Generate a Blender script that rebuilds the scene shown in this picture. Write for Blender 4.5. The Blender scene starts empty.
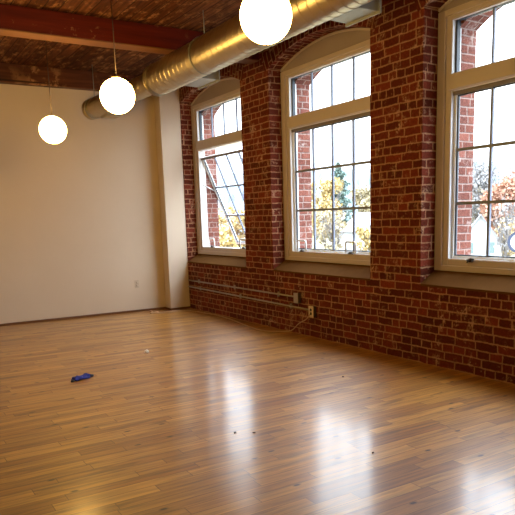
import bpy, bmesh, math, random
from mathutils import Vector, Matrix
S = 1.4                                   # camera height in metres; layout numbers below are in camera heights
random.seed(7)
scene = bpy.context.scene
COL = scene.collection
PI = math.pi

# ------------------------------------------------------------------ mesh builder
class MB:
    def __init__(s):
        s.v, s.f, s.uv, s.sm = [], [], [], []
    def face(s, pts, uv=None, smooth=False):
        i = len(s.v); s.v += [tuple(p) for p in pts]
        s.f.append(list(range(i, i + len(pts)))); s.uv.append(uv or [(0, 0)] * len(pts)); s.sm.append(smooth)
    def box(s, x0, x1, y0, y1, z0, z1, M=None):
        c = [Vector((x, y, z)) for x in (x0, x1) for y in (y0, y1) for z in (z0, z1)]
        if M: c = [M @ p for p in c]
        i = len(s.v); s.v += [tuple(p) for p in c]
        for q in ((0, 1, 3, 2), (4, 6, 7, 5), (0, 4, 5, 1), (2, 3, 7, 6), (0, 2, 6, 4), (1, 5, 7, 3)):
            s.f.append([i + k for k in q]); s.uv.append([(0, 0)] * 4); s.sm.append(False)
    def rings(s, rings, close=True, caps=True, smooth=True):
        i = len(s.v); n = len(rings[0])
        for r in rings: s.v += [tuple(p) for p in r]
        for a in range(len(rings) - 1):
            for b in range(n if close else n - 1):
                c = (b + 1) % n
                s.f.append([i + a * n + b, i + a * n + c, i + (a + 1) * n + c, i + (a + 1) * n + b])
                s.uv.append([(0, 0)] * 4); s.sm.append(smooth)
        if caps:
            for a in (0, len(rings) - 1):
                s.f.append([i + a * n + b for b in range(n)]); s.uv.append([(0, 0)] * n); s.sm.append(False)
    def tube(s, pts, r, n=8, caps=True):
        pts = [Vector(p) for p in pts]
        rs = r if isinstance(r, (list, tuple)) else [r] * len(pts)
        out = []; ref = None
        for k, p in enumerate(pts):
            t = (pts[min(k + 1, len(pts) - 1)] - pts[max(k - 1, 0)]).normalized()
            if ref is None:
                ref = Vector((0, 0, 1)) if abs(t.z) < .9 else Vector((1, 0, 0))
            a = (ref - t * ref.dot(t)).normalized(); b = t.cross(a); ref = a
            out.append([p + (a * math.cos(2 * PI * j / n) + b * math.sin(2 * PI * j / n)) * rs[k] for j in range(n)])
        s.rings(out, True, caps)
    def lathe(s, prof, c=(0, 0, 0), n=24, axis='z'):
        rings = []
        for r, h in prof:
            ring = []
            for j in range(n):
                a = 2 * PI * j / n
                p = (r * math.cos(a), r * math.sin(a), h)
                if axis == 'x': p = (p[2], p[0], p[1])
                if axis == 'y': p = (p[0], p[2], p[1])
                ring.append((p[0] + c[0], p[1] + c[1], p[2] + c[2]))
            rings.append(ring)
        s.rings(rings)
    def build(s, name, m, parent=None, origin=None, bevel=0, recalc=True):
        me = bpy.data.meshes.new(name)
        o_ = Vector(origin) if origin else Vector((0, 0, 0))
        me.from_pydata([tuple(Vector(p) - o_) for p in s.v], [], s.f)
        uvl = me.uv_layers.new(name='UVMap')
        k = 0
        for fi, f in enumerate(s.f):
            for q in range(len(f)):
                uvl.data[k].uv = s.uv[fi][q]; k += 1
            me.polygons[fi].use_smooth = s.sm[fi]
        if recalc:
            bm = bmesh.new(); bm.from_mesh(me)
            bmesh.ops.recalc_face_normals(bm, faces=bm.faces); bm.to_mesh(me); bm.free()
        me.materials.append(m)
        o = bpy.data.objects.new(name, me); COL.objects.link(o)
        o.location = o_
        if parent:
            o.parent = parent
            o.matrix_parent_inverse = parent.matrix_world.inverted() if False else Matrix.Translation(-parent.location)
        if bevel:
            b = o.modifiers.new('bevel', 'BEVEL'); b.width = bevel; b.segments = 2; b.limit_method = 'ANGLE'
        return o

def tag(o, label=None, cat=None, group=None, kind=None):
    if label: o['label'] = label
    if cat: o['category'] = cat
    if group: o['group'] = group
    if kind: o['kind'] = kind
    return o
def empty(name, loc):
    o = bpy.data.objects.new(name, None); COL.objects.link(o); o.location = loc; o.empty_display_size = .1
    return o

# ------------------------------------------------------------------ materials
class N:
    def __init__(s, name):
        s.m = bpy.data.materials.new(name); s.m.use_nodes = True
        s.t = s.m.node_tree; s.n = s.t.nodes; s.l = s.t.links
        s.b = s.n['Principled BSDF']
    def add(s, ty, **kw):
        n = s.n.new(ty)
        for k, v in kw.items():
            if k.startswith('i_'): n.inputs[k[2:].replace('_', ' ')].default_value = v
            else: setattr(n, k, v)
        return n
    def link(s, a, b): s.l.new(a, b)
    def math(s, op, a, b=None, c=None):
        n = s.n.new('ShaderNodeMath'); n.operation = op
        for i, q in enumerate((a, b, c)):
            if q is None: continue
            if isinstance(q, (int, float)): n.inputs[i].default_value = q
            else: s.l.new(q, n.inputs[i])
        return n.outputs[0]
    def ramp(s, fac, stops, interp='LINEAR'):
        n = s.n.new('ShaderNodeValToRGB'); n.color_ramp.interpolation = interp
        e = n.color_ramp.elements
        while len(e) < len(stops): e.new(.5)
        for k, (p, c) in enumerate(stops): e[k].position = p; e[k].color = (*c, 1) if len(c) == 3 else c
        s.l.new(fac, n.inputs[0]); return n.outputs[0]
    def mix(s, fac, a, b, mode='MIX'):
        n = s.n.new('ShaderNodeMix'); n.data_type = 'RGBA'; n.blend_type = mode
        for i, q in ((0, fac), (6, a), (7, b)):
            if isinstance(q, (int, float)): n.inputs[i].default_value = q
            elif isinstance(q, tuple): n.inputs[i].default_value = (*q, 1) if len(q) == 3 else q
            else: s.l.new(q, n.inputs[i])
        return n.outputs[2]
    def noise(s, vec, scale, detail=4, rough=.55, dim='3D'):
        n = s.n.new('ShaderNodeTexNoise'); n.noise_dimensions = dim
        n.inputs['Scale'].default_value = scale; n.inputs['Detail'].default_value = detail; n.inputs['Roughness'].default_value = rough
        if vec is not None: s.l.new(vec, n.inputs['Vector'])
        return n.outputs[0]
    def mapping(s, vec, scale=(1, 1, 1), loc=(0, 0, 0)):
        n = s.n.new('ShaderNodeMapping'); n.inputs['Scale'].default_value = scale; n.inputs['Location'].default_value = loc
        s.l.new(vec, n.inputs[0]); return n.outputs[0]
    def obj(s): return s.n.new('ShaderNodeTexCoord').outputs['Object']
    def uv(s): return s.n.new('ShaderNodeTexCoord').outputs['UV']
    def bump(s, h, strength=.3, dist=.01):
        n = s.n.new('ShaderNodeBump'); n.inputs['Strength'].default_value = strength; n.inputs['Distance'].default_value = dist
        s.l.new(h, n.inputs['Height']); s.l.new(n.outputs[0], s.b.inputs['Normal'])
    def base(s, c):
        if isinstance(c, tuple): s.b.inputs['Base Color'].default_value = (*c, 1)
        else: s.l.new(c, s.b.inputs['Base Color'])
    def set(s, **kw):
        for k, v in kw.items(): s.b.inputs[k.replace('_', ' ')].default_value = v

def paint(name, c, rough=.5, var=.08, scale=8, bump=.0, metal=0):
    n = N(name); v = n.obj()
    f = n.noise(v, scale)
    n.base(n.mix(f, tuple(x * (1 - var) for x in c), tuple(min(1, x * (1 + var)) for x in c)))
    n.set(Roughness=rough, Metallic=metal)
    if bump: n.bump(n.noise(v, scale * 12), bump, .003)
    return n.m

def brick_material(name, c1, c2, mortar, residue, wob=.012):
    n = N(name); uv = n.uv()
    nz = n.add('ShaderNodeTexNoise', i_Scale=7.0, i_Detail=3.0); n.link(uv, nz.inputs['Vector'])
    sub = n.add('ShaderNodeVectorMath', operation='SUBTRACT'); n.link(nz.outputs['Color'], sub.inputs[0]); sub.inputs[1].default_value = (.5, .5, .5)
    scl = n.add('ShaderNodeVectorMath', operation='SCALE'); n.link(sub.outputs[0], scl.inputs[0]); scl.inputs['Scale'].default_value = wob
    ad = n.add('ShaderNodeVectorMath', operation='ADD'); n.link(uv, ad.inputs[0]); n.link(scl.outputs[0], ad.inputs[1])
    # courses of unequal bricks: every course has its own brick length and its own shift
    sp = n.add('ShaderNodeSeparateXYZ'); n.link(ad.outputs[0], sp.inputs[0])
    RH = .0756
    wv = n.math('DIVIDE', sp.outputs[1], RH); row = n.math('FLOOR', wv); fw = n.math('FRACT', wv)
    wn = n.add('ShaderNodeTexWhiteNoise', noise_dimensions='1D'); n.link(row, wn.inputs['W'])
    hd = n.math('GREATER_THAN', wn.outputs['Value'], .80)                       # header courses
    ln = n.math('SUBTRACT', n.math('ADD', .205, n.math('MULTIPLY', wn.outputs['Value'], .03)), n.math('MULTIPLY', hd, .10))
    wn2 = n.add('ShaderNodeTexWhiteNoise', noise_dimensions='1D'); n.link(n.math('ADD', row, 57.3), wn2.inputs['W'])
    lv = n.math('ADD', n.math('DIVIDE', sp.outputs[0], ln), n.math('MULTIPLY', wn2.outputs['Value'], 9.3))
    col = n.math('FLOOR', lv); fl = n.math('FRACT', lv)
    cb = n.add('ShaderNodeCombineXYZ'); n.link(row, cb.inputs[0]); n.link(col, cb.inputs[1])
    w2 = n.add('ShaderNodeTexWhiteNoise', noise_dimensions='2D'); n.link(cb.outputs[0], w2.inputs['Vector'])
    # some stretchers are split into two headers
    split = n.math('MULTIPLY', n.math('GREATER_THAN', w2.outputs['Value'], .78), n.math('SUBTRACT', 1.0, hd))
    e1 = n.math('MULTIPLY', n.math('MINIMUM', fw, n.math('SUBTRACT', 1.0, fw)), RH)
    fl2 = n.math('FRACT', n.math('MULTIPLY', fl, n.math('ADD', 1.0, split)))
    e2 = n.math('MULTIPLY', n.math('MULTIPLY', n.math('MINIMUM', fl2, n.math('SUBTRACT', 1.0, fl2)), ln), n.math('SUBTRACT', 1.0, n.math('MULTIPLY', split, .5)))
    ed = n.math('MINIMUM', e1, e2)
    fz = n.add('ShaderNodeTexNoise', i_Scale=38.0, i_Detail=4.0, i_Roughness=.65); n.link(n.obj(), fz.inputs['Vector'])
    ed = n.math('ADD', ed, n.math('MULTIPLY', n.math('SUBTRACT', .5, fz.outputs[0]), .017))
    mfac = n.ramp(ed, [(.0035, (1, 1, 1)), (.0085, (0, 0, 0))])
    h2 = n.math('FRACT', n.math('MULTIPLY', w2.outputs['Value'], 7.13))
    ob = n.obj()
    fine = n.noise(ob, 45, 5, .65); mid = n.noise(ob, 9, 4, .6); big = n.noise(ob, 2.2, 3, .6)
    bc = n.ramp(h2, [(0, c2), (.45, tuple((a + b) / 2 for a, b in zip(c1, c2))), (.8, c1), (1, tuple(x * 1.25 for x in c1))])
    bc = n.mix(n.ramp(fine, [(.3, (.55, .55, .55)), (.7, (1.15, 1.15, 1.15))]), (0, 0, 0), bc, 'MULTIPLY') if False else n.mix(1.0, bc, n.ramp(fine, [(.3, (.6, .6, .6)), (.72, (1.2, 1.2, 1.2))]), 'MULTIPLY')
    mo = n.mix(mid, tuple(x * .75 for x in mortar), tuple(min(1, x * 1.3) for x in mortar))
    c = n.mix(mfac, bc, mo)
    patch = n.math('MULTIPLY', n.ramp(mid, [(.55, (0, 0, 0)), (.66, (1, 1, 1))]), n.ramp(fine, [(.42, (0, 0, 0)), (.62, (1, 1, 1))]))
    patch = n.math('MULTIPLY', patch, n.ramp(big, [(.38, (.08, .08, .08)), (.58, (.9, .9, .9))]))
    c = n.mix(patch, c, residue)
    n.base(c); n.set(Roughness=.9)
    n.b.inputs['Specular IOR Level'].default_value = .12
    h = n.math('SUBTRACT', n.math('MULTIPLY', fine, .35), n.math('MULTIPLY', mfac, .9))
    n.bump(h, .8, .012)
    return n.m

def plank_material(name, along, width, length, stops, grain, rough, groove, coat=0, spec=.5, knots=True, blotch=None, bumpk=.15):
    """boards running along 'x' or 'y' with random length offsets and colours"""
    n = N(name); ob = n.obj()
    sp = n.add('ShaderNodeSeparateXYZ'); n.link(ob, sp.inputs[0])
    L, Wd = (sp.outputs[0], sp.outputs[1]) if along == 'x' else (sp.outputs[1], sp.outputs[0])
    wv = n.math('DIVIDE', Wd, width); row = n.math('FLOOR', wv); fw = n.math('FRACT', wv)
    wn = n.add('ShaderNodeTexWhiteNoise', noise_dimensions='1D'); n.link(row, wn.inputs['W'])
    ln = n.math('ADD', n.math('DIVIDE', L, length), n.math('MULTIPLY', wn.outputs['Value'], 13.7))
    col = n.math('FLOOR', ln); fl = n.math('FRACT', ln)
    cb = n.add('ShaderNodeCombineXYZ'); n.link(row, cb.inputs[0]); n.link(col, cb.inputs[1])
    w2 = n.add('ShaderNodeTexWhiteNoise', noise_dimensions='2D'); n.link(cb.outputs[0], w2.inputs['Vector'])
    rnd = w2.outputs['Value']
    # grain coordinates: stretched along the board, shifted per board
    g = n.add('ShaderNodeCombineXYZ')
    n.link(n.math('MULTIPLY', L, 1.6), g.inputs[0]); n.link(n.math('MULTIPLY', Wd, 26), g.inputs[1]); n.link(n.math('MULTIPLY', rnd, 40), g.inputs[2])
    gr = n.noise(g.outputs[0], 1.3, 6, .65)
    g2 = n.add('ShaderNodeCombineXYZ')
    n.link(n.math('MULTIPLY', L, 2.6), g2.inputs[0]); n.link(n.math('MULTIPLY', Wd, 14), g2.inputs[1]); n.link(n.math('MULTIPLY', rnd, 70), g2.inputs[2])
    streak = n.noise(g2.outputs[0], 1.0, 3, .5)
    c = n.ramp(rnd, stops)
    c = n.mix(1.0, c, n.ramp(gr, [(.3, (1 - grain,) * 3), (.68, (1 + grain * .5,) * 3)]), 'MULTIPLY')
    c = n.mix(n.ramp(streak, [(.57, (0, 0, 0)), (.72, (.72, .72, .72))]), c, tuple(x * .38 for x in stops[0][1]))
    if knots:
        kv = n.add('ShaderNodeCombineXYZ'); n.link(n.math('MULTIPLY', L, 1.6), kv.inputs[0]); n.link(n.math('MULTIPLY', Wd, 3.4), kv.inputs[1])
        vo = n.add('ShaderNodeTexVoronoi', voronoi_dimensions='2D', i_Scale=.85); n.link(kv.outputs[0], vo.inputs['Vector'])
        kf = n.ramp(vo.outputs['Distance'], [(.018, (1, 1, 1)), (.042, (0, 0, 0))])
        c = n.mix(kf, c, tuple(x * .16 for x in stops[0][1]))
    if blotch:
        bf = n.math('MULTIPLY', n.ramp(n.noise(n.mapping(ob, (11, 4.5, 5)), 1.0, 5, .72), [(.52, (0, 0, 0)), (.68, (1, 1, 1))]), n.ramp(n.noise(ob, 1.4, 2), [(.35, (.3, .3, .3)), (.6, (.75, .75, .75))]))
        c = n.mix(bf, c, blotch)
    e1 = n.math('MINIMUM', fw, n.math('SUBTRACT', 1.0, fw))
    e2 = n.math('MULTIPLY', n.math('MINIMUM', fl, n.math('SUBTRACT', 1.0, fl)), length / width)
    ed = n.math('MINIMUM', e1, e2)
    gm = n.ramp(ed, [(groove * .3, (0, 0, 0)), (groove, (1, 1, 1))])
    c = n.mix(n.math('SUBTRACT', 1.0, gm), c, tuple(x * .3 for x in stops[0][1]))
    n.base(c)
    n.link(n.math('ADD', rough, n.math('MULTIPLY', n.math('SUBTRACT', gr, .5), .12)), n.b.inputs['Roughness'])
    n.b.inputs['Specular IOR Level'].default_value = spec
    if coat: n.set(Coat_Weight=coat, Coat_Roughness=.165)
    # boards are very slightly tilted against each other
    h = n.math('ADD', n.math('MULTIPLY', gm, .5), n.math('MULTIPLY', gr, .25))
    n.bump(h, bumpk, .004)
    return n.m

M = {}
M['brick'] = brick_material('red_brick', (.185, .034, .017), (.105, .020, .010), (.42, .225, .125), (.66, .44, .28), .024)
M['brick_out'] = brick_material('weathered_outdoor_brick', (.24, .088, .065), (.17, .062, .048), (.34, .25, .22), (.5, .46, .43))
M['floor'] = plank_material('oak_floor', 'x', .086, .75,
    [(0, (.30, .113, .013)), (.25, (.385, .165, .021)), (.6, (.455, .207, .029)), (1, (.53, .255, .042))], .55, .44, .03, coat=.60, spec=.62, bumpk=.06)
M['deck'] = plank_material('ceiling_decking', 'y', .15, 3.0,
    [(0, (.075, .022, .008)), (.5, (.10, .032, .012)), (1, (.14, .048, .018))], .8, .8, .05, spec=.1, knots=False, blotch=(.46, .22, .09), bumpk=.8)
def beam_material(name, c0, c1, c2, dirt):
    n = N(name); ob = n.obj()
    g = n.noise(n.mapping(ob, (.8, 14, 14)), 1.4, 5, .6)
    c = n.ramp(g, [(.3, c0), (.55, c1), (.75, c2)])
    worn_or_lit = n.math('MULTIPLY', n.ramp(n.noise(ob, 7, 5, .7), [(dirt, (0, 0, 0)), (dirt + .08, (1, 1, 1))]), n.ramp(n.noise(ob, 1.5, 2), [(.45, (0, 0, 0)), (.6, (.8, .8, .8))]))
    c = n.mix(worn_or_lit, c, (.45, .22, .09))
    crack = n.ramp(n.noise(n.mapping(ob, (.35, 16, 16), (0, 3, 7)), 1.0, 2), [(.705, (0, 0, 0)), (.73, (.9, .9, .9))])
    c = n.mix(crack, c, (.02, .007, .003))
    n.base(c); n.set(Roughness=.55); n.b.inputs['Specular IOR Level'].default_value = .3
    n.bump(g, .35, .008); return n.m
M['beam'] = beam_material('red_timber', (.085, .007, .003), (.135, .012, .004), (.18, .02, .007), .60)
M['old_beam'] = beam_material('brown_timber', (.05, .013, .0045), (.095, .026, .009), (.16, .05, .018), .50)
M['lit_tone'] = paint('tan_lit_tone', (.19, .075, .022), .6, .45, 4, .3)  # tan tone stands for light falling on the beam's underside
def plaster():
    n = N('cream_plaster'); ob = n.obj()
    f = n.noise(ob, 1.1, 4, .6); f2 = n.noise(ob, 60, 3)
    n.base(n.mix(f, (.66, .555, .43), (.74, .635, .505))); n.set(Roughness=.7)
    n.b.inputs['Specular IOR Level'].default_value = .25
    n.bump(f2, .08, .004); return n.m
M['plaster'] = plaster()
M['tan'] = paint('tan_window_paint', (.59, .52, .49), .42, .06, 5)
M['dim'] = paint('brown_wall_paint', (.22, .13, .075), .7, .1, 2)
M['panel'] = paint('brown_arch_panel', (.37, .315, .30), .5, .06, 4)
M['stone'] = paint('tan_sill_mortar', (.12, .055, .016), .95, .15, 14, .25)
M['white_al'] = paint('white_aluminium', (.80, .83, .84), .35, .04, 12)
M['gasket'] = paint('dark_gasket', (.05, .065, .085), .5, .1, 20)
M['muntin'] = paint('slate_grey_bar', (.20, .235, .32), .45, .08, 20)
M['rail'] = paint('grey_brown_rail', (.19, .165, .15), .5, .1, 20)
M['stone'].node_tree.nodes['Principled BSDF'].inputs['Specular IOR Level'].default_value = .03
M['steel'] = paint('bright_wire_steel', (.70, .72, .73), .3, .05, 30, metal=.6)
M['latch'] = paint('dark_bronze', (.05, .045, .04), .4, .1, 30)
def duct_mat():
    n = N('galvanised_steel'); ob = n.obj()
    f = n.noise(ob, 9, 4, .6)
    n.base(n.mix(f, (.50, .43, .31), (.58, .51, .38))); n.set(Metallic=1.0)
    n.link(n.math('ADD', .31, n.math('MULTIPLY', f, .12)), n.b.inputs['Roughness'])
    n.bump(n.noise(ob, 3, 1), .02, .01); return n.m
M['duct'] = duct_mat()
M['duct_grey'] = paint('pale_grey_sheet_metal', (.30, .315, .31), .45, .06, 9, metal=.35)
M['conduit'] = paint('grey_conduit', (.42, .37, .32), .4, .08, 15, metal=.5)
M['box'] = paint('dark_steel_box', (.12, .10, .085), .5, .1, 20, metal=.3)
M['cream_plate'] = paint('cream_plastic', (.72, .60, .44), .4, .04, 20)
M['plate'] = paint('ivory_plastic', (.62, .52, .40), .4, .04, 20)
M['slot'] = paint('dark_slot', (.03, .025, .02), .6, .05, 30)
M['cable'] = paint('beige_cable', (.50, .34, .21), .5, .06, 20)
M['base'] = paint('brown_baseboard', (.17, .07, .028), .45, .15, 6)
M['blue'] = paint('blue_cloth', (.004, .012, .22), .7, .35, 60, .4)
M['navy'] = paint('dark_navy_plastic', (.012, .014, .03), .4, .1, 40)
M['paper'] = paint('white_paper', (.82, .80, .76), .6, .05, 60)
M['dark_chip'] = paint('dark_wood_chip', (.06, .026, .01), .7, .3, 80)
M['pale_chip'] = paint('pale_plaster_crumb', (.62, .42, .30), .8, .2, 80)
M['cord'] = paint('brown_cord', (.05, .026, .016), .5, .05, 20)
M['brass'] = paint('dull_canopy', (.30, .18, .09), .4, .08, 20, metal=.5)
def globe_mat():
    n = N('lit_opal_glass'); n.base((.9, .88, .82)); n.set(Roughness=.25)
    n.b.inputs['Emission Color'].default_value = (1.0, .59, .15, 1); n.b.inputs['Emission Strength'].default_value = 28.0
    return n.m
M['globe'] = globe_mat()
def glass():
    m = bpy.data.materials.new('window_glass'); m.use_nodes = True
    t = m.node_tree; t.nodes.clear()
    out = t.nodes.new('ShaderNodeOutputMaterial'); mx = t.nodes.new('ShaderNodeMixShader')
    tr = t.nodes.new('ShaderNodeBsdfTransparent'); gl = t.nodes.new('ShaderNodeBsdfGlossy'); fr = t.nodes.new('ShaderNodeFresnel')
    tr.inputs[0].default_value = (.95, .96, .96, 1); gl.inputs['Roughness'].default_value = .01; fr.inputs[0].default_value = 1.5
    ge = t.nodes.new('ShaderNodeNewGeometry'); iv = t.nodes.new('ShaderNodeMath'); iv.operation = 'SUBTRACT'; iv.inputs[0].default_value = 1
    t.links.new(ge.outputs['Backfacing'], iv.inputs[1])      # only the front of each pane mirrors, so no false inner reflections
    mu = t.nodes.new('ShaderNodeMath'); mu.operation = 'MULTIPLY'
    t.links.new(fr.outputs[0], mu.inputs[0]); t.links.new(iv.outputs[0], mu.inputs[1])
    t.links.new(mu.outputs[0], mx.inputs[0]); t.links.new(tr.outputs[0], mx.inputs[1]); t.links.new(gl.outputs[0], mx.inputs[2])
    t.links.new(mx.outputs[0], out.inputs[0]); return m
M['glass'] = glass()
def leafmat(name, a, b):
    n = N(name); f = n.noise(n.obj(), 1.5, 3)
    n.base(n.mix(f, a, b)); n.set(Roughness=.8); n.b.inputs['Specular IOR Level'].default_value = .1
    return n.m
M['leaf_yellow'] = leafmat('yellow_autumn_leaves', (.36, .26, .11), (.45, .35, .17))  # tree colours kept pale: outdoor haze is put into the leaf tones
M['leaf_pale'] = leafmat('pale_straw_leaves', (.30, .25, .15), (.38, .33, .22))
M['leaf_orange'] = leafmat('red_orange_leaves', (.34, .16, .11), (.38, .24, .17))
M['leaf_pine'] = leafmat('dark_pine_needles', (.09, .135, .12), (.13, .185, .165))
M['twig'] = leafmat('bare_grey_twigs', (.24, .24, .25), (.31, .30, .30))
M['bark'] = leafmat('grey_bark', (.14, .125, .12), (.20, .185, .18))
M['hill'] = leafmat('wooded_hill', (.08, .112, .128), (.115, .142, .155))
M['ground'] = leafmat('yellow_field', (.12, .11, .06), (.19, .16, .10))
M['siding'] = paint('white_siding', (.34, .36, .38), .6, .03, 2)
M['roof'] = paint('pale_grey_roof', (.22, .225, .24), .7, .1, 2)
M['dark_pane'] = paint('house_window_pane', (.12, .17, .17), .2, .05, 2)
M['sign_blue'] = paint('blue_sign_paint', (.025, .035, .07), .5, .05, 2)
M['sign_white'] = paint('white_sign_paint', (.6, .63, .66), .5, .05, 2)

# ------------------------------------------------------------------ room shell
XW = 3.127 * S; XREB = 4.65; XOUT = 4.88
YB = 6.90 * S; XL = -9.0; YR = -6.0
ZC = 2.54 * S; ZBEAM = 2.365 * S
WFAR = [6.735 * S, 4.915 * S, 3.083 * S, 1.25 * S]
WW = 1.327 * S
Z0 = .872; ZSP = 3.185; RISE = .182

def arch_z(y, ya, yb, zsp, rise):
    hw = (yb - ya) / 2; R = (hw * hw + rise * rise) / (2 * rise); yc = (ya + yb) / 2
    return zsp + rise - R + math.sqrt(max(0, R * R - (y - yc) ** 2))
NA = 28
def skin(mb, x0, x1, openings, ylo, yhi, zlo, zhi):
    """a solid brick leaf between x0 (room side) and x1 with arched openings (ya, yb, z0, zspring, rise)"""
    def wq(x, a, b, c, d):       # quad in the plane x
        mb.face([(x, *a), (x, *b), (x, *c), (x, *d)], [a, b, c, d])
    cur = ylo
    for (ya, yb, z0, zs, rise) in sorted(openings):
        for x in (x0, x1):
            wq(x, (cur, zlo), (ya, zlo), (ya, zhi), (cur, zhi))
            wq(x, (ya, zlo), (yb, zlo), (yb, z0), (ya, z0))
            for k in range(NA):
                a = ya + (yb - ya) * k / NA; b = ya + (yb - ya) * (k + 1) / NA
                wq(x, (a, arch_z(a, ya, yb, zs, rise)), (b, arch_z(b, ya, yb, zs, rise)), (b, zhi), (a, zhi))
        for y in (ya, yb):
            mb.face([(x0, y, z0), (x1, y, z0), (x1, y, zs), (x0, y, zs)], [(y + .06, z0), (y + .06 + x1 - x0, z0), (y + .06 + x1 - x0, zs), (y + .06, zs)])
        mb.face([(x0, ya, z0), (x1, ya, z0), (x1, yb, z0), (x0, yb, z0)], [(ya, 0), (ya, x1 - x0), (yb, x1 - x0), (yb, 0)])
        for k in range(NA):
            a = ya + (yb - ya) * k / NA; b = ya + (yb - ya) * (k + 1) / NA
            za, zb = arch_z(a, ya, yb, zs, rise), arch_z(b, ya, yb, zs, rise)
            mb.face([(x0, a, za), (x1, a, za), (x1, b, zb), (x0, b, zb)], [(0, a), (x1 - x0, a), (x1 - x0, b), (0, b)])
        cur = yb
    for x in (x0, x1): wq(x, (cur, zlo), (yhi, zlo), (yhi, zhi), (cur, zhi))
    for z in (zlo, zhi): mb.face([(x0, ylo, z), (x1, ylo, z), (x1, yhi, z), (x0, yhi, z)])
    for y in (ylo, yhi): mb.face([(x0, y, zlo), (x1, y, zlo), (x1, y, zhi), (x0, y, zhi)])
    # rowlock rings over the arches on the room side
def arch_ring(mb, x, ya, yb, zs, rise, t, proud):
    hw = (yb - ya) / 2; R = (hw * hw + rise * rise) / (2 * rise); yc = (ya + yb) / 2; zc = zs + rise - R
    am = math.asin(hw / R) + .03
    pr = None
    for k in range(NA + 1):
        a = -am + 2 * am * k / NA
        p = [(x - proud, yc + r * math.sin(a), zc + r * math.cos(a)) for r in (R, R + t)]
        if pr:
            mb.face([pr[0], pr[1], p[1], p[0]], [(.0, s0), (t, s0), (t, R * a), (.0, R * a)])
            q0 = (x, *pr[1][1:]); q1 = (x, *p[1][1:])
            mb.face([pr[1], q0, q1, p[1]], [(.1, s0), (.1, s0), (.1, R * a), (.1, R * a)])
            q0 = (x, *pr[0][1:]); q1 = (x, *p[0][1:])
            mb.face([pr[0], q0, q1, p[0]], [(.1, s0), (.1, s0), (.1, R * a), (.1, R * a)])
        pr = p; s0 = R * a
mb = MB()
ops = [(yf - WW, yf, .752, ZSP, RISE) for yf in WFAR]
skin(mb, XW, XREB, ops, YR, YB + .3, 0, ZC + .1)
for yf in WFAR: arch_ring(mb, XW, yf - WW, yf, ZSP, RISE, .185, .005)
tag(mb.build('wall_right', M['brick'], recalc=False), kind='structure')
mb = MB()
skin(mb, XREB + .001, XOUT, [(yf - WW + .155, yf - .155, Z0 - .02, 3.0, .22) for yf in WFAR], YR, YB + .3, -.3, ZC + .6)
tag(mb.build('wall_outside', M['brick_out'], recalc=False), kind='structure')

mb = MB(); mb.box(XL, XW, YR, YB, -.12, 0); tag(mb.build('floor', M['floor']), kind='structure')
mb = MB(); mb.box(XL, XW, YR, YB, ZC, ZC + .1); tag(mb.build('ceiling', M['deck']), kind='structure')
mb = MB(); mb.box(XL - .15, XW, YB, YB + .15, -.12, ZC + .1); tag(mb.build('wall_back', M['plaster']), kind='structure')
mb = MB(); mb.box(XL - .15, XL, YR - .15, YB, -.12, ZC + .1); tag(mb.build('wall_left', M['dim']), kind='structure')
mb = MB(); mb.box(XL, XW, YR - .15, YR, -.12, ZC + .1); tag(mb.build('wall_front', M['dim']), kind='structure')
# boxed-out plaster pier in the corner
PX0, PY0 = 2.885 * S, 6.745 * S
mb = MB(); mb.box(PX0, XW, PY0, YB, 0, ZC); tag(mb.build('wall_corner', M['plaster'], bevel=.006), kind='structure')
mb = MB(); mb.box(XL, PX0, YB - .018, YB, 0, .032); mb.box(PX0 - .014, PX0, PY0 - .014, YB, 0, .03); mb.box(PX0 - .014, XW, PY0 - .014, PY0, 0, .03)
tag(mb.build('baseboard_back', M['base'], bevel=.004), kind='structure')

# ceiling timbers
def beam(y0, y1, label, m='beam', worn_or_lit=False):
    o = empty('ceiling_beam', (0, (y0 + y1) / 2, ZBEAM)); tag(o, label, 'beam', 'timber beams under the ceiling')
    mb = MB(); mb.box(XL, XW, y0, y1, ZBEAM + (.012 if worn_or_lit else 0), ZC); mb.build('timber', M[m], o, bevel=.008)
    if worn_or_lit:
        mb = MB(); mb.box(XL, XW, y0 - .006, y1 + .006, ZBEAM, ZBEAM + .012)  # added strip; the underside's light is put into its tan colour
        b = mb.build('painted_lit_underside', M['lit_tone'], o, bevel=.004); b['label'] = 'tan underside strip painted as lit'
    return o
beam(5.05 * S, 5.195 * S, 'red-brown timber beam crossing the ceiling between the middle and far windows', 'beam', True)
beam(6.80 * S, YB, 'dark timber beam lying along the top of the cream back wall', 'old_beam')
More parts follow.
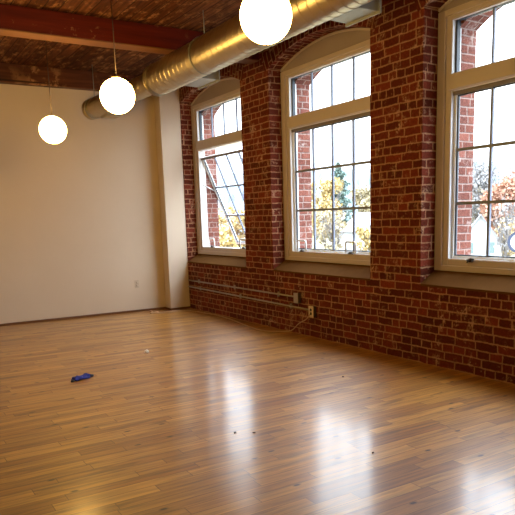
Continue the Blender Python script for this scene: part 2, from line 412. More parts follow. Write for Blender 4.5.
# ------------------------------------------------------------------ windows
XF = 4.55
def ring_yz(mb, x0, x1, ya, yb, za, zb, w, wz=None):
    wz = wz or w
    mb.box(x0, x1, ya, ya + w, za, zb); mb.box(x0, x1, yb - w, yb, za, zb)
    mb.box(x0, x1, ya + w, yb - w, za, za + wz); mb.box(x0, x1, ya + w, yb - w, zb - wz, zb)
CZ = .152                                   # casing width at the sides
GB, TB, TT, GT, HT = .980, 2.474, 2.608, 3.070, 3.146
def awning_sash(w, ya, yb, za, zb, M_):
    """opening sash with stiles, rails, pane and bars, modelled closed around x=4.63 and moved by M_"""
    t = lambda mb: [setattr(mb, 'v', [tuple(M_ @ Vector(p)) for p in mb.v]), mb][1]
    mb = MB(); mb.box(4.605, 4.655, ya, ya + .026, za, zb); mb.box(4.605, 4.655, yb - .026, yb, za, zb)
    mb.box(4.600, 4.655, ya + .026, yb - .026, zb - .030, zb); mb.box(4.605, 4.655, ya + .026, yb - .026, za, za + .024)
    s = t(mb).build('sash', M['white_al'], w, bevel=.002); s['label'] = 'white aluminium sash frame'
    mb = MB(); mb.box(4.592, 4.600, ya, yb, zb - .034, zb)
    t(mb).build('top_rail', M['rail'], s)
    mb = MB(); ring_yz(mb, 4.620, 4.637, ya + .026, yb - .026, za + .024, zb - .03, .014, .012)
    t(mb).build('gasket', M['gasket'], s)
    mb = MB(); mb.box(4.627, 4.630, ya + .03, yb - .03, za + .03, zb - .034)
    t(mb).build('pane', M['glass'], s)
    y0, y1, z0, z1 = ya + .03, yb - .03, za + .024, zb - .03
    for k in (1, 2, 3):
        y = y0 + (y1 - y0) * k / 4
        mb = MB(); mb.box(4.618, 4.640, y - .012, y + .012, z0, z1); t(mb).build('glazing_bar', M['muntin'], s)
    for k in (1, 2):
        z = z0 + (z1 - z0) * k / 3
        mb = MB(); mb.box(4.617, 4.641, y0, y1, z - .013, z + .013); t(mb).build('glazing_bar', M['muntin'], s)
    return s
def window(n, yf, open_deg=0, loops=(), latch=None):
    ya, yb = yf - WW, yf
    w = empty('window_%d' % n, (XF, (ya + yb) / 2, Z0)); tag(w, kind='structure')
    ia, ib = ya + CZ, yb - CZ
    # outer casing, stepped inner frame, transom and head
    mb = MB()
    ring_yz(mb, XF, XREB, ya + .004, yb - .004, Z0, HT + .002, .088, .05)
    ring_yz(mb, XF + .018, XREB, ya + .092, yb - .092, Z0 + .05, HT - .03, CZ - .092, .058 if False else GB - Z0 - .05)
    mb.box(XF + .012, XREB, ia, ib, GT, HT - .03)
    mb.box(XF + .002, XREB, ya + .06, yb - .06, HT - .034, HT + .004)
    mb.box(XF - .004, XREB, ia - .02, ib + .02, TB, TT)
    mb.box(XF + .006, XREB, ia, ib, TB - .006, TB)
    mb.build('frame', M['tan'], w, bevel=.004)
    # arched panel with its bead
    mb = MB(); NP = 24
    lo, hi = [], []
    for k in range(NP + 1):
        y = ya + .004 + (WW - .008) * k / NP
        hi.append((y, arch_z(y, ya, yb, ZSP, RISE) - .004)); lo.append((y, HT))
    for k in range(NP):
        a, b, c, d = lo[k], lo[k + 1], hi[k + 1], hi[k]
        for x in (XF + .012, XREB): mb.face([(x, *a), (x, *b), (x, *c), (x, *d)])
        mb.face([(XF + .012, *d), (XREB, *d), (XREB, *c), (XF + .012, *c)])
    mb.build('arch_panel', M['panel'], w)
    mb = MB(); prev = None; rr = []
    for (y, z) in hi: rr.append([(XF + .002, y, z), (XF + .024, y, z), (XF + .024, y, z - .026), (XF + .002, y, z - .022)])
    mb.rings(rr, smooth=False); mb.build('arch_bead', M['tan'], w)
    # sloping sill
    mb = MB()
    P_ = [(XF + .02, Z0 + .004), (XW - .004, 1.4 - .461 * S), (XW - .004, 1.4 - .461 * S - .02), (XF + .02, .795)]
    mb.rings([[(x, y, z) for x, z in P_] for y in (ya + .003, yb - .003)], smooth=False)
    mb.build('sill', M['stone'], w)
    # white liners around both openings
    mb = MB()
    for z0, z1 in ((GB, TB - .006), (TT, GT)): ring_yz(mb, XF + .022, XREB + .03, ia - .004, ib + .004, z0 - .004, z1 + .004, .010)
    mb.build('liner', M['white_al'], w)
    # fixed upper light
    mb = MB(); ring_yz(mb, 4.608, 4.648, ia + .006, ib - .006, TT + .006, GT - .006, .020, .010); mb.build('upper_gasket', M['gasket'], w)
    mb = MB(); mb.box(4.627, 4.630, ia + .008, ib - .008, TT + .008, GT - .008); up = mb.build('upper_pane', M['glass'], w)
    for k in (1, 2, 3):
        y = ia + .02 + (ib - ia - .04) * k / 4
        mb = MB(); mb.box(4.618, 4.640, y - .009, y + .009, TT + .008, GT - .008); mb.build('glazing_bar', M['muntin'], w)
    zt = TB - .012 - (.088 if open_deg else 0)
    sz0 = GB + .006 - (.088 if open_deg else 0)
    piv = Vector((4.64, 0, zt))
    R_ = Matrix.Translation(piv) @ Matrix.Rotation(-math.radians(open_deg), 4, 'Y') @ Matrix.Translation(-piv)
    if open_deg: R_ = R_
    awning_sash(w, ia + .008, ib - .008, sz0, zt, R_)
    if open_deg:      # friction arms
        mb = MB()
        for y in (ia + .012, ib - .018):
            mb.box(4.60, 4.606, y, y + .004, 1.72, 2.36)
            e = R_ @ Vector((4.63, y, 1.80))
            mb.tube([(4.62, y, 1.95), (e.x, y, e.z)], .007, 6)
        a = mb.build('friction_arm', M['steel'], w)
    for (y, lean) in loops:
        mb = MB(); hw, h = .085, .138
        x0 = 4.580
        pts = [(x0, y - hw, GB), (x0 - .006, y - hw, GB + h - .018), (x0 - .008, y - hw + .014, GB + h), (x0 - .008, y + hw - .014, GB + h), (x0 - .006, y + hw, GB + h - .018), (x0, y + hw, GB)]
        mb.tube(pts, .0105, 8); l = mb.build('wire_handle', M['white_al'], w)
        mb = MB(); mb.box(x0 - .012, x0 + .02, y - .045, y + .045, GB, GB + .012)
        mb.lathe([(.02, 0), (.024, .01), (.014, .022), (.002, .026)], (x0 + .004, y + .01, GB + .008), 12)
        mb.build('latch', M['latch'], l)
    if latch:
        y = latch; mb = MB()
        mb.box(XF - .004, XF + .03, y - .03, y + .03, GB - .012, GB + .008)
        mb.lathe([(.016, 0), (.016, .02), (.01, .026)], (XF - .004, y, GB), 12, 'x')
        mb.tube([(XF - .014, y, GB + .002), (XF - .024, y - .03, GB + .016), (XF - .022, y - .066, GB + .014)], [.008, .009, .007], 8)
        mb.tube([(XF - .012, y, GB), (XF - .02, y + .012, GB - .022)], .007, 8)
        mb.build('crank_latch', M['latch'], w)
    return w
W1 = window(1, WFAR[0], 23, loops=((6.40 * S, 0), (5.70 * S, 0)))
W2 = window(2, WFAR[1], 0, loops=((4.66 * S, 0), (3.985 * S, 0)))
W3 = window(3, WFAR[2], 0, latch=2.78 * S)
W4 = window(4, WFAR[3], 0, latch=.95 * S)

# ------------------------------------------------------------------ pendant lights
def pendant(x, y, z, label):
    x, y, z = x * S, y * S, 1.4 + z * S
    p = empty('pendant_light', (x, y, z)); tag(p, label, 'lamp', 'white globe pendant lights')
    r = .145; mb = MB()
    prof = [(.004, -r)] + [(r * math.cos(a), r * math.sin(a)) for a in [math.radians(q) for q in range(-84, 73, 6)]] + [(.045, r * .955), (.004, r * .96)]
    mb.lathe(prof, (x, y, z), 40); g = mb.build('globe', M['globe'], p)
    mb = MB(); mb.lathe([(.004, 0), (.040, 0), (.038, .010), (.010, .022), (.004, .03)], (x, y, z + r * .955), 20); mb.build('globe_cap', M['cream_plate'], p)
    mb = MB(); mb.tube([(x, y, z + r), (x, y, ZC - .02)], .0045, 8); mb.build('cord', M['cord'], p)
    mb = MB(); mb.lathe([(.004, -.03), (.05, -.025), (.06, -.004), (.06, 0)], (x, y, ZC), 20); mb.build('ceiling_canopy', M['brass'], p)
pendant(1.454, 2.29, .791, 'largest glowing white globe lamp, in front of the metal duct')
pendant(1.401, 3.907, .756, 'middle-sized glowing globe lamp, hanging before the narrow far end of the duct')
pendant(1.352, 5.28, .730, 'smallest and leftmost glowing white globe lamp, hanging against the cream back wall')

# ------------------------------------------------------------------ spiral duct
DX, DZ, DR = 2.338 * S, 1.4 + 1.222 * S, .131 * S
YJ = 5.50 * S
d = empty('spiral_duct', (DX, YJ, DZ)); tag(d, 'long round galvanised spiral duct running under the ceiling above the windows', 'duct')
def ribbed(p0, p1, r, pitch):
    p0, p1 = Vector(p0), Vector(p1); L = (p1 - p0).length; t = (p1 - p0) / L
    a = t.cross(Vector((0, 0, 1))).normalized(); b = a.cross(t); n = 40
    rings = []
    k = 0; prof = []
    while k * pitch < L:
        s0 = k * pitch
        for ds, dr in ((0, 0), (.005, 0), (pitch - .021, 0), (pitch - .016, 0), (pitch - .013, .0035), (pitch - .008, .0035), (pitch - .004, 0)):
            if s0 + ds <= L: prof.append((s0 + ds, r + dr))
        k += 1
    prof.append((L, r))
    for s_, q in prof:      # slanted lock seam
        rings.append([p0 + t * max(0, min(L, s_ + (pitch * j / n if 0 < s_ < L - pitch else 0))) * 1.0 + (a * math.cos(2 * PI * j / n) + b * math.sin(2 * PI * j / n)) * q for j in range(n)])
    return rings
mb = MB(); mb.rings(ribbed((DX, YR + .02, DZ), (DX, YJ, DZ), DR, .115)); mb.build('main_pipe', M['duct'], d)
E0 = Vector((DX, YJ + .10, DZ)); E1 = Vector((2.085 * S, 6.60 * S, 1.4 + 1.128 * S)); ER = .094 * S
tdir = (E1 - E0).normalized()
mb = MB(); n_ = 40; rr = []
for yy, r_ in ((YJ - .03, DR + .006), (YJ, DR + .006), (YJ + .02, DR - .004), (YJ + .11, ER + .008), (YJ + .15, ER + .004)):
    c = Vector((DX, yy, DZ)) if yy < YJ + .05 else E0 + tdir * (yy - YJ - .1)
    rr.append([c + Vector((r_ * math.cos(2 * PI * j / n_), 0, r_ * math.sin(2 * PI * j / n_))) for j in range(n_)])
mb.rings(rr); mb.build('reducer', M['duct'], d)
mb = MB(); mb.rings(ribbed(E0, E1, ER, .115)); sp = mb.build('branch_pipe', M['duct'], d)
mb = MB(); a = tdir.cross(Vector((0, 0, 1))).normalized(); b = a.cross(tdir); rr = []
for s_, q in ((-.02, ER + .006), (.02, ER + .006), (.035, ER * .93), (.042, ER * .6), (.044, .01)):
    rr.append([E1 + tdir * s_ + (a * math.cos(2 * PI * j / n_) + b * math.sin(2 * PI * j / n_)) * q for j in range(n_)])
mb.rings(rr); mb.build('end_cap', M['duct'], d)
def register(y0, y1, x1):
    mb = MB()
    xa, z0, z1 = DX + DR * .35, 1.4 + 1.115 * S, 1.4 + 1.20 * S
    mb.rings([[(xa, y0 + .02, z0 - .0), (xa, y1 - .02, z0 - .0), (xa, y1 - .02, z1), (xa, y0 + .02, z1)], [(x1, y0, z0), (x1, y1, z0), (x1, y1, z1 + .02), (x1, y0, z1 + .02)]], smooth=False)
    mb.box(x1, x1 + .012, y0 - .025, y1 + .025, z0 - .02, z1 + .04)
    r = mb.build('register', M['duct_grey'], d); r['label'] = 'pale grey box-shaped air outlet'
    mb = MB()
    for k in range(5):
        z = z0 + .012 + k * .026
        mb.box(x1 + .012, x1 + .022, y0, y1, z, z + .006)
    mb.build('louvre', M['rail'], r)
register(2.87 * S, 3.14 * S, 2.56 * S); register(4.79 * S, 5.14 * S, 2.57 * S); register(1.04 * S, 1.31 * S, 2.56 * S)
# small register under the branch pipe
mb = MB(); c = E0 + (E1 - E0) * .80
mb.box(c.x + .01, c.x + .20, c.y - .13, c.y + .13, c.z - ER - .03, c.z - ER * .3)
r = mb.build('end_register', M['duct'], d)
def hanger(y, x, z, r, slack=0):
    mb = MB(); n = 24
    for dy in (-.0125, .0125): pass
    o1 = [(x + (r + .004) * math.cos(2 * PI * j / n), y - .0125, z + (r + .004) * math.sin(2 * PI * j / n)) for j in range(n)]
    o2 = [(p[0], y + .0125, p[2]) for p in o1]
    o3 = [(x + (r + .007) * math.cos(2 * PI * j / n), y + .0125, z + (r + .007) * math.sin(2 * PI * j / n)) for j in range(n)]
    o4 = [(p[0], y - .0125, p[2]) for p in o3]
    mb.rings([o1, o2, o3, o4, o1], caps=False, smooth=False)
    mb.tube([(x, y, z + r), (x, y, ZC)], .005, 6)
    mb.build('hanger_strap', M['duct_grey'], d)
hanger(4.55 * S, DX, DZ, DR + .004); hanger(2.0 * S, DX, DZ, DR + .004); hanger(-.6 * S, DX, DZ, DR + .004)
hc = E0 + (E1 - E0) * .93; hanger(hc.y, hc.x, hc.z, ER + .008)

# ------------------------------------------------------------------ electrics
def wpt(y, z, off=0): return Vector((XW - off, y * S, 1.4 + z * S))
def junction(y, z, w, h, cover, label, outlet):
    c = wpt(y, z); o = empty('electrical_box', c); tag(o, label, 'outlet box')
    mb = MB(); mb.box(c.x - .048, c.x - .006, c.y - w / 2, c.y + w / 2, c.z - h / 2, c.z + h / 2); mb.build('back_box', M['box'], o, bevel=.004)
    mb = MB(); mb.box(c.x - .056, c.x - .048, c.y - w / 2 - .004, c.y + w / 2 + .004, c.z - h / 2 - .004, c.z + h / 2 + .004); p = mb.build('cover_plate', cover, o, bevel=.003)
    if outlet:
        for dz in (-.022, .022):
            mb = MB(); mb.lathe([(.017, 0), (.016, -.003), (.004, -.003)], (c.x - .056, c.y, c.z + dz), 16, 'x'); s = mb.build('socket', M['slot'], p)
    return o
junction(4.51, -.682, .085, .115, M['conduit'], 'upper small grey electrical box on the brick wall, at the end of the upper conduit', False)
junction(4.29, -.777, .085, .125, M['cream_plate'], 'lower electrical box with cream cover plate on the brick wall, where the cable plugs in', True)
def conduit(y0, z0, y1, z1, label):
    p0, p1 = wpt(y0, z0, .022), wpt(y1, z1, .022)
    o = empty('conduit', p0); tag(o, label, 'conduit', 'conduits on the brick wall')
    mb = MB(); mb.tube([p0 + (p1 - p0) * k / 6 for k in range(7)], .011, 10); mb.build('pipe', M['conduit'], o)
    for k in (.12, .5, .88):
        c = p0 + (p1 - p0) * k
        mb = MB(); mb.tube([c - Vector((0, .01, 0)), c + Vector((0, .01, 0))], .0135, 10); mb.box(c.x + .002, XW, c.y - .01, c.y + .01, c.z - .03, c.z + .03)
        mb.build('strap', M['conduit'], o)
conduit(6.72, -.672, 4.57, -.676, 'upper grey metal conduit running along the brick wall')
conduit(6.72, -.745, 4.345, -.768, 'lower grey metal conduit running along the brick wall')
def smooth(pts, n=6):
    P_ = [Vector(p) for p in pts]; P_ = [P_[0] * 2 - P_[1]] + P_ + [P_[-1] * 2 - P_[-2]]; out = []
    for i in range(1, len(P_) - 2):
        a, b, c, e = P_[i - 1:i + 3]
        for k in range(n):
            t = k / n
            out.append(.5 * ((2 * b) + (c - a) * t + (2 * a - 5 * b + 4 * c - e) * t * t + (3 * b - a - 3 * c + e) * t ** 3))
    out.append(P_[-2]); return out
# outlet on the back wall
c = Vector((2.555 * S, YB, 1.4 - .686 * S))
o = empty('wall_outlet', c); tag(o, 'ivory electrical outlet plate low on the cream back wall', 'outlet')
mb = MB(); mb.box(c.x - .036, c.x + .036, c.y - .007, c.y, c.z - .06, c.z + .06); p = mb.build('cover_plate', M['plate'], o, bevel=.003)
for dz in (-.024, .024):
    mb = MB(); mb.lathe([(.017, -.007), (.016, -.010), (.004, -.010)], (c.x, c.y, c.z + dz), 16, 'y'); s = mb.build('socket', M['plate'], p)

# ------------------------------------------------------------------ things lying on the floor
def blob(mb, c, rx, ry, rz, rot, seed, n=14, m=9, amp=.25):
    rnd = random.Random(seed); ph = [rnd.uniform(0, 6.28) for _ in range(6)]
    rings = []
    for i in range(m + 1):
        th = PI * i / m; ring = []
        for j in range(n):
            a = 2 * PI * j / n
            k = 1 + amp * (math.sin(3 * a + ph[0] + 2 * th) * .4 + math.sin(5 * a + ph[1] - 3 * th) * .35 + math.sin(2 * a + 4 * th + ph[2]) * .35) * math.sin(th)
            x, y, z = rx * k * math.cos(th), ry * k * math.sin(th) * math.cos(a), rz * k * math.sin(th) * math.sin(a)
            z = max(z, -rz * .62) + rz * .62
            ring.append((c[0] + x * math.cos(rot) - y * math.sin(rot), c[1] + x * math.sin(rot) + y * math.cos(rot), c[2] + z))
        rings.append(ring)
    mb.rings(rings)
bx, by = 1.095 * S, 4.100 * S
o = empty('rag', (bx, by, 0)); tag(o, 'crumpled bright blue rag lying on the wooden floor', 'rag')
mb = MB(); blob(mb, (bx, by, 0), .092, .036, .024, .36, 3, 22, 14, .45); blob(mb, (bx - .04, by - .016, 0), .05, .036, .027, .6, 5, 18, 10, .5); blob(mb, (bx + .04, by + .016, 0), .05, .026, .025, .2, 8, 18, 10, .5)
mb.build('cloth', M['blue'], o)
mb = MB(); blob(mb, (bx + .100, by + .040, 0), .034, .018, .016, .3, 6, 14, 9, .3); q = mb.build('dark_end', M['navy'], o); q['label'] = 'dark navy end'
mb = MB(); blob(mb, (bx - .090, by - .050, 0), .020, .014, .012, .3, 9, 12, 7, .3); q = mb.build('dark_corner', M['navy'], o); q['label'] = 'dark navy corner'
mb = MB(); blob(mb, (1.756 * S, 4.625 * S, 0), .024, .017, .022, .4, 12, 12, 8, .6)
tag(mb.build('paper_scrap', M['paper'], origin=(1.756 * S, 4.644 * S, 0)), 'tiny crumpled white scrap on the floor behind the blue rag', 'scrap')
def chip(name, px, m, label, r, seed, cat, group=None):
    mb = MB(); blob(mb, (px[0], px[1], 0), r, r * .6, r * .45, random.Random(seed).uniform(0, 3), seed, 9, 6, .4)
    tag(mb.build(name, m, origin=(px[0], px[1], 0)), label, cat, group)

# ------------------------------------------------------------------ camera
r_ = Vector((0, 0, 0)); yaw, pit, rol = .556183064, -.176155932, -.0294217105
dv = Vector((math.sin(yaw) * math.cos(pit), math.cos(yaw) * math.cos(pit), math.sin(pit)))
rv = Vector((math.cos(yaw), -math.sin(yaw), 0)); uv_ = rv.cross(dv)
cr, sr = math.cos(rol), math.sin(rol)
r2 = rv * cr + uv_ * sr; u2 = uv_ * cr - rv * sr
FPX, CX, CY = 638.03, 268.649, 332.081
cam = bpy.data.cameras.new('camera'); co = bpy.data.objects.new('camera', cam); COL.objects.link(co)
cam.sensor_width = 36; cam.lens = FPX / 515 * 36; cam.shift_x = (257.5 - CX) / 515; cam.shift_y = (CY - 257.5) / 515
cam.clip_start = .05; cam.clip_end = 2000
co.matrix_world = Matrix(((r2.x, u2.x, -dv.x, 0), (r2.y, u2.y, -dv.y, 0), (r2.z, u2.z, -dv.z, 1.4), (0, 0, 0, 1)))
scene.camera = co
def ray(x, y): return r2 * ((x - CX) / FPX) - u2 * ((y - CY) / FPX) + dv
def on_floor(x, y): v = ray(x, y); k = -1.4 / v.z; return (v.x * k, v.y * k)
def out_at(x, y, D):          # world point on the sight line at horizontal distance D
    v = ray(x, y); k = D / math.hypot(v.x, v.y); return Vector((v.x * k, v.y * k, 1.4 + v.z * k))

# cable drooping from the lower box and trailing along the foot of the wall
pts = [(XW - .058, 4.300 * S, 1.4 - .80 * S), (XW - .075, 4.34 * S, 1.4 - .845 * S), (XW - .085, 4.44 * S, .15), (XW - .10, 4.55 * S, .045)]
for q in ((277, 331.8), (262, 331), (245, 325.3), (230, 319.5), (215, 315.2), (196, 312), (180, 311), (166, 312.5), (150, 314)):
    f_ = on_floor(*q); pts.append((f_[0], f_[1], .007))
mb = MB(); mb.tube(smooth(pts), .0066, 8)
tag(mb.build('power_cable', M['cable'], origin=(pts[4][0], pts[4][1], 0)), 'thin beige cable drooping from the lower wall box and trailing along the floor', 'cable')
chip('wood_chip', on_floor(373, 453), M['dark_chip'], 'dark chip on the floor within the bright reflection of the middle window', .010, 1, 'chip')
chip('wood_chip', on_floor(254, 433), M['dark_chip'], 'dark chip at the foot of the far window reflection, the right one of two', .011, 2, 'chip')
chip('wood_chip', on_floor(235, 433), M['dark_chip'], 'dark flat chip at the foot of the far window reflection, the left one of two', .014, 3, 'chip')
chip('wood_chip', on_floor(343, 377), M['dark_chip'], 'dark chip on the floor between the middle window reflection and the brick wall', .013, 4, 'chip')
chip('plaster_crumb', on_floor(151, 312), M['pale_chip'], 'pale plaster crumb lying before the back baseboard, left of two', .035, 5, 'crumb')
chip('plaster_crumb', on_floor(157, 312.5), M['pale_chip'], 'pale plaster crumb lying before the back baseboard, nearer the corner pier', .030, 6, 'crumb')

# ------------------------------------------------------------------ outdoors
ZG = -6.5
mb = MB(); A0, A1 = math.radians(2), math.radians(88); NR, NAZ = 10, 120
rows = []
for i in range(NR + 1):
    R_ = 12 * (30 ** (i / NR))
    rows.append([(R_ * math.sin(A0 + (A1 - A0) * j / NAZ), R_ * math.cos(A0 + (A1 - A0) * j / NAZ), ZG + .0006 * max(0, R_ - 60) ** 1.15) for j in range(NAZ + 1)])
rows = [[(max(p[0], XOUT + .3), p[1], p[2]) for p in r] for r in rows]
mb.rings(rows, close=False, caps=False); tag(mb.build('ground', M['ground']), kind='structure')
mb = MB(); rh = random.Random(4); rows = []
NAZ = 420
def prof(az):
    return 1 + .10 * math.sin(az * 9 + 1) + .06 * math.sin(az * 23 + 2) + .04 * math.sin(az * 51)
for i in range(9):
    t = i / 8; R_ = 300 + 240 * t
    row = []
    for j in range(NAZ + 1):
        az = A0 + (A1 - A0) * j / NAZ
        h = ZG + 1 + (43 * prof(az)) * (t ** .8) + rh.uniform(-1.6, 1.6) * (1 if i else 0)
        row.append((R_ * math.sin(az), R_ * math.cos(az), h))
    rows.append(row)
rows.append([(x * 1.15, y * 1.15, z - 60) for x, y, z in rows[-1]])
mb.rings(rows, close=False, caps=False, smooth=False); tag(mb.build('hills', M['hill']), kind='structure')

def leaves(mb, pts, size, rnd):
    for p in pts:
        a = Vector((rnd.gauss(0, 1), rnd.gauss(0, 1), rnd.gauss(0, 1))).normalized()
        b = a.orthogonal().normalized(); c = a.cross(b)
        s = size * rnd.uniform(.6, 1.3)
        mb.face([p + b * s, p + c * s * .6, p - b * s, p - c * s * .6])
def broad_tree(px, ptop, D, wpx, leaf, label, n, size, seed, group=None, bare=False, lo=.35):
    rnd = random.Random(seed)
    top = out_at(px, ptop, D); base = Vector((top.x, top.y, ZG)); h = top.z - ZG; w = wpx / FPX * D * 1.12 / 2
    t = empty('tree', base); tag(t, label, 'tree', group)
    mb = MB(); mb.tube([base, base + Vector((0, 0, h * .45)), base + Vector((.2, .1, h * .8))], [h * .02, h * .014, h * .005], 8)
    tips = []
    for k in range(14 if not bare else 34):
        z0 = h * rnd.uniform(.22, .7); a = rnd.uniform(0, 6.28); q = rnd.uniform(.5, .95)
        tip = base + Vector((math.cos(a) * w * q, math.sin(a) * w * q, min(h * .97, z0 + h * rnd.uniform(.15, .35))))
        s0 = base + Vector((0, 0, z0)); mid = s0.lerp(tip, .5) + Vector((0, 0, -h * .03))
        mb.tube([s0, mid, tip], [h * .007, h * .004, h * .002], 5); tips.append(tip)
        if bare:
            for _ in range(5):
                p = s0.lerp(tip, rnd.uniform(.3, 1)); e = p + Vector((rnd.gauss(0, .2) * w, rnd.gauss(0, .2) * w, rnd.uniform(.05, .16) * h))
                mb.tube([p, e], [h * .003, h * .0012], 4)
    mb.build('trunk', M['bark'], t)
    cl = []
    for _ in range(34):
        a = rnd.uniform(0, 6.28); z = rnd.uniform(lo, .93); q = w * math.sqrt(max(.05, 1 - ((z - .62) / .40) ** 2)) * rnd.uniform(.15, .85)
        cl.append((base + Vector((math.cos(a) * q, math.sin(a) * q, z * h)), w * rnd.uniform(.22, .42)))
    pts = []
    for _ in range(n):
        c, r = rnd.choice(cl); v = Vector((rnd.gauss(0, 1), rnd.gauss(0, 1), rnd.gauss(0, .8)))
        v = v.normalized() * r * rnd.uniform(.3, 1.05); pts.append(c + v)
    mb = MB(); leaves(mb, pts, size, rnd); mb.build('foliage', M[leaf], t)
def pine(px, ptop, D, wpx, label, seed):
    rnd = random.Random(seed)
    top = out_at(px, ptop, D); base = Vector((top.x, top.y, ZG)); h = top.z - ZG; w = wpx / FPX * D / 2
    t = empty('pine_tree', base); tag(t, label, 'tree')
    mb = MB(); mb.tube([base, base + Vector((0, 0, h))], [h * .018, h * .002], 8); mb.build('trunk', M['bark'], t)
    pts = []
    for _ in range(4200):
        z = rnd.uniform(.12, 1) ; q = w * (1 - z) ** .72 * (.72 + .28 * math.sin(z * 60)) * math.sqrt(rnd.random()) * 1.15
        a = rnd.uniform(0, 6.28); k = 1 + .25 * math.sin(3 * a + z * 11)
        pts.append(base + Vector((math.cos(a) * q * k, math.sin(a) * q * k, z * h)))
    mb = MB(); leaves(mb, pts, .42, rnd); mb.build('foliage', M['leaf_pine'], t)
pine(338, 163, 170, 50, 'tall dark green pine rising above the hills, seen through the middle window', 2)
broad_tree(324, 178, 120, 40, 'leaf_yellow', 'yellow autumn tree left of the pine, seen through the middle window', 3200, .36, 3)
broad_tree(366, 186, 140, 34, 'leaf_pale', 'pale straw-coloured tree right of the pine, seen through the middle window', 3600, .40, 4)
broad_tree(330, 205, 85, 44, 'leaf_pale', 'thin bare-branched pale tree low in the middle window', 500, .30, 5, bare=True)
broad_tree(366, 226, 90, 26, 'leaf_yellow', 'small yellow bush at the lower right of the middle window', 900, .30, 6)
broad_tree(236, 208, 95, 46, 'leaf_yellow', 'bright yellow tree low behind the tilted sash of the far window', 2600, .36, 7, lo=.2)
broad_tree(212, 205, 130, 30, 'leaf_pale', 'pale tree behind the brick edge of the far window', 1200, .36, 8)
broad_tree(484, 158, 150, 44, 'twig', 'tall bare grey tree behind the orange ones in the near window', 3800, .32, 9, bare=True)
broad_tree(506, 176, 115, 46, 'leaf_orange', 'red-orange autumn tree at the right of the near window', 5200, .36, 10)
broad_tree(540, 168, 130, 50, 'leaf_orange', 'red-orange autumn tree beyond the right end of the near window', 1800, .36, 11)
broad_tree(508, 196, 80, 26, 'twig', 'dark slender bare tree standing before the orange foliage in the near window', 260, .22, 12, bare=True)
broad_tree(510, 214, 100, 26, 'leaf_yellow', 'low yellow tree beside the white gabled house in the near window', 1100, .32, 13, lo=.2)
broad_tree(470, 176, 160, 40, 'leaf_pale', 'hazy pale tree behind the white gabled house in the near window', 1300, .42, 14)

def house(px, pbase, D, w, depth, hw, hr, yaw_, label, pane=True):
    c = out_at(px, pbase, D); base = Vector((c.x, c.y, ZG))
    t = empty('house', base); tag(t, label, 'house')
    R_ = Matrix.Translation(base) @ Matrix.Rotation(yaw_, 4, 'Z')
    mb = MB(); P_ = [(-w / 2, 0), (w / 2, 0), (w / 2, hw), (0, hw + hr), (-w / 2, hw)]
    mb.rings([[R_ @ Vector((x, y, z)) for x, z in P_] for y in (-depth / 2, depth / 2)], smooth=False); mb.build('wall', M['siding'], t)
    mb = MB(); e = .35
    for s in (-1, 1):
        q = [(s * (w / 2 + e), hw - e * hr / (w / 2)), (0, hw + hr), (0, hw + hr + .18), (s * (w / 2 + e), hw - e * hr / (w / 2) + .18)]
        mb.rings([[R_ @ Vector((x, y, z)) for x, z in q] for y in (-depth / 2 - e, depth / 2 + e)], smooth=False)
    mb.build('roof', M['roof'], t)
    if pane:
        for x in (-w * .25, w * .25):
            for z in (hw * .25, hw * .68):
                mb = MB(); mb.box(x - .5, x + .5, -depth / 2 - .06, -depth / 2 + .02, z, z + 1.4, R_); mb.build('window', M['dark_pane'], t)
house(480, 240, 92, 5.2, 8, 3.9, 3.6, -math.radians(50), 'white gabled house low in the near window, beside the orange trees')
house(372, 235, 114, 8.6, 8, 5.4, 2.9, -math.radians(38) + .5, 'white house with pale roof right of the pine, seen through the middle window')
house(226, 235, 140, 5, 9, 5.6, 3.0, -math.radians(25), 'small white house behind the yellow tree in the far window')
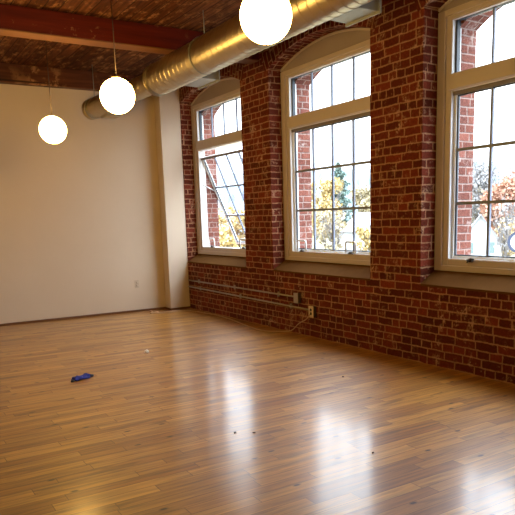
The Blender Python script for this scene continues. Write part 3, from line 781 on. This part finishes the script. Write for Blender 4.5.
# round roadside sign
c = out_at(519, 242, 60); o = empty('round_sign', (c.x, c.y, ZG)); tag(o, 'round blue and white sign at the right edge of the near window', 'sign')
f = Vector((-c.x, -c.y, 0)).normalized(); M_ = Matrix.Translation(c) @ f.to_track_quat('Z', 'Y').to_matrix().to_4x4()
def disc(r0, r1, z0, z1):
    mb = MB(); rr = []
    for r, z in ((r0, z0), (r1, z0), (r1, z1), (r0, z1), (r0, z0)):
        rr.append([M_ @ Vector((r * math.cos(2 * PI * j / 32), r * math.sin(2 * PI * j / 32), z)) for j in range(32)])
    mb.rings(rr, caps=False, smooth=False); return mb
disc(.70, .95, -.05, .05).build('ring', M['sign_blue'], o); disc(.01, .70, -.04, .03).build('face', M['sign_white'], o)
mb = MB(); mb.tube([(c.x - f.x * .1, c.y - f.y * .1, ZG), (c.x - f.x * .1, c.y - f.y * .1, c.z)], .09, 8); mb.build('post', M['bark'], o)

# ------------------------------------------------------------------ sky and view
w = bpy.data.worlds.new('overcast_sky'); scene.world = w; w.use_nodes = True
nt = w.node_tree; bg = nt.nodes['Background']
tc = nt.nodes.new('ShaderNodeTexCoord'); nz = nt.nodes.new('ShaderNodeTexNoise'); nz.inputs['Scale'].default_value = 1.6; nz.inputs['Detail'].default_value = 3
rp = nt.nodes.new('ShaderNodeValToRGB'); e = rp.color_ramp.elements
e[0].position = .35; e[0].color = (.80, .90, 1.04, 1); e[1].position = .65; e[1].color = (.92, .99, 1.06, 1)
nt.links.new(tc.outputs['Generated'], nz.inputs['Vector']); nt.links.new(nz.outputs[0], rp.inputs[0]); 
# overcast sky: three times brighter overhead than at the horizon
sx = nt.nodes.new('ShaderNodeSeparateXYZ'); nt.links.new(tc.outputs['Generated'], sx.inputs[0])
mr = nt.nodes.new('ShaderNodeMapRange'); mr.inputs['From Min'].default_value = 0; mr.inputs['From Max'].default_value = 1; mr.inputs['To Min'].default_value = .56; mr.inputs['To Max'].default_value = 5.6
nt.links.new(sx.outputs[2], mr.inputs['Value'])
vm = nt.nodes.new('ShaderNodeVectorMath'); vm.operation = 'SCALE'; nt.links.new(rp.outputs[0], vm.inputs[0]); nt.links.new(mr.outputs[0], vm.inputs['Scale'])
nt.links.new(vm.outputs[0], bg.inputs[0])
bg.inputs[1].default_value = 2.0
try: w.cycles.sampling_method = 'AUTOMATIC'
except Exception: pass
scene.view_settings.view_transform = 'Standard'
try: scene.view_settings.look = 'None'
except Exception: pass
scene.view_settings.gamma = 1; scene.view_settings.use_curve_mapping = False
scene.view_settings.exposure = 1.05
scene.cycles.max_bounces = 10; scene.cycles.diffuse_bounces = 7; scene.cycles.glossy_bounces = 4; scene.cycles.transparent_max_bounces = 16
scene.cycles.use_denoising = True
scene.cycles.sample_clamp_indirect = 6
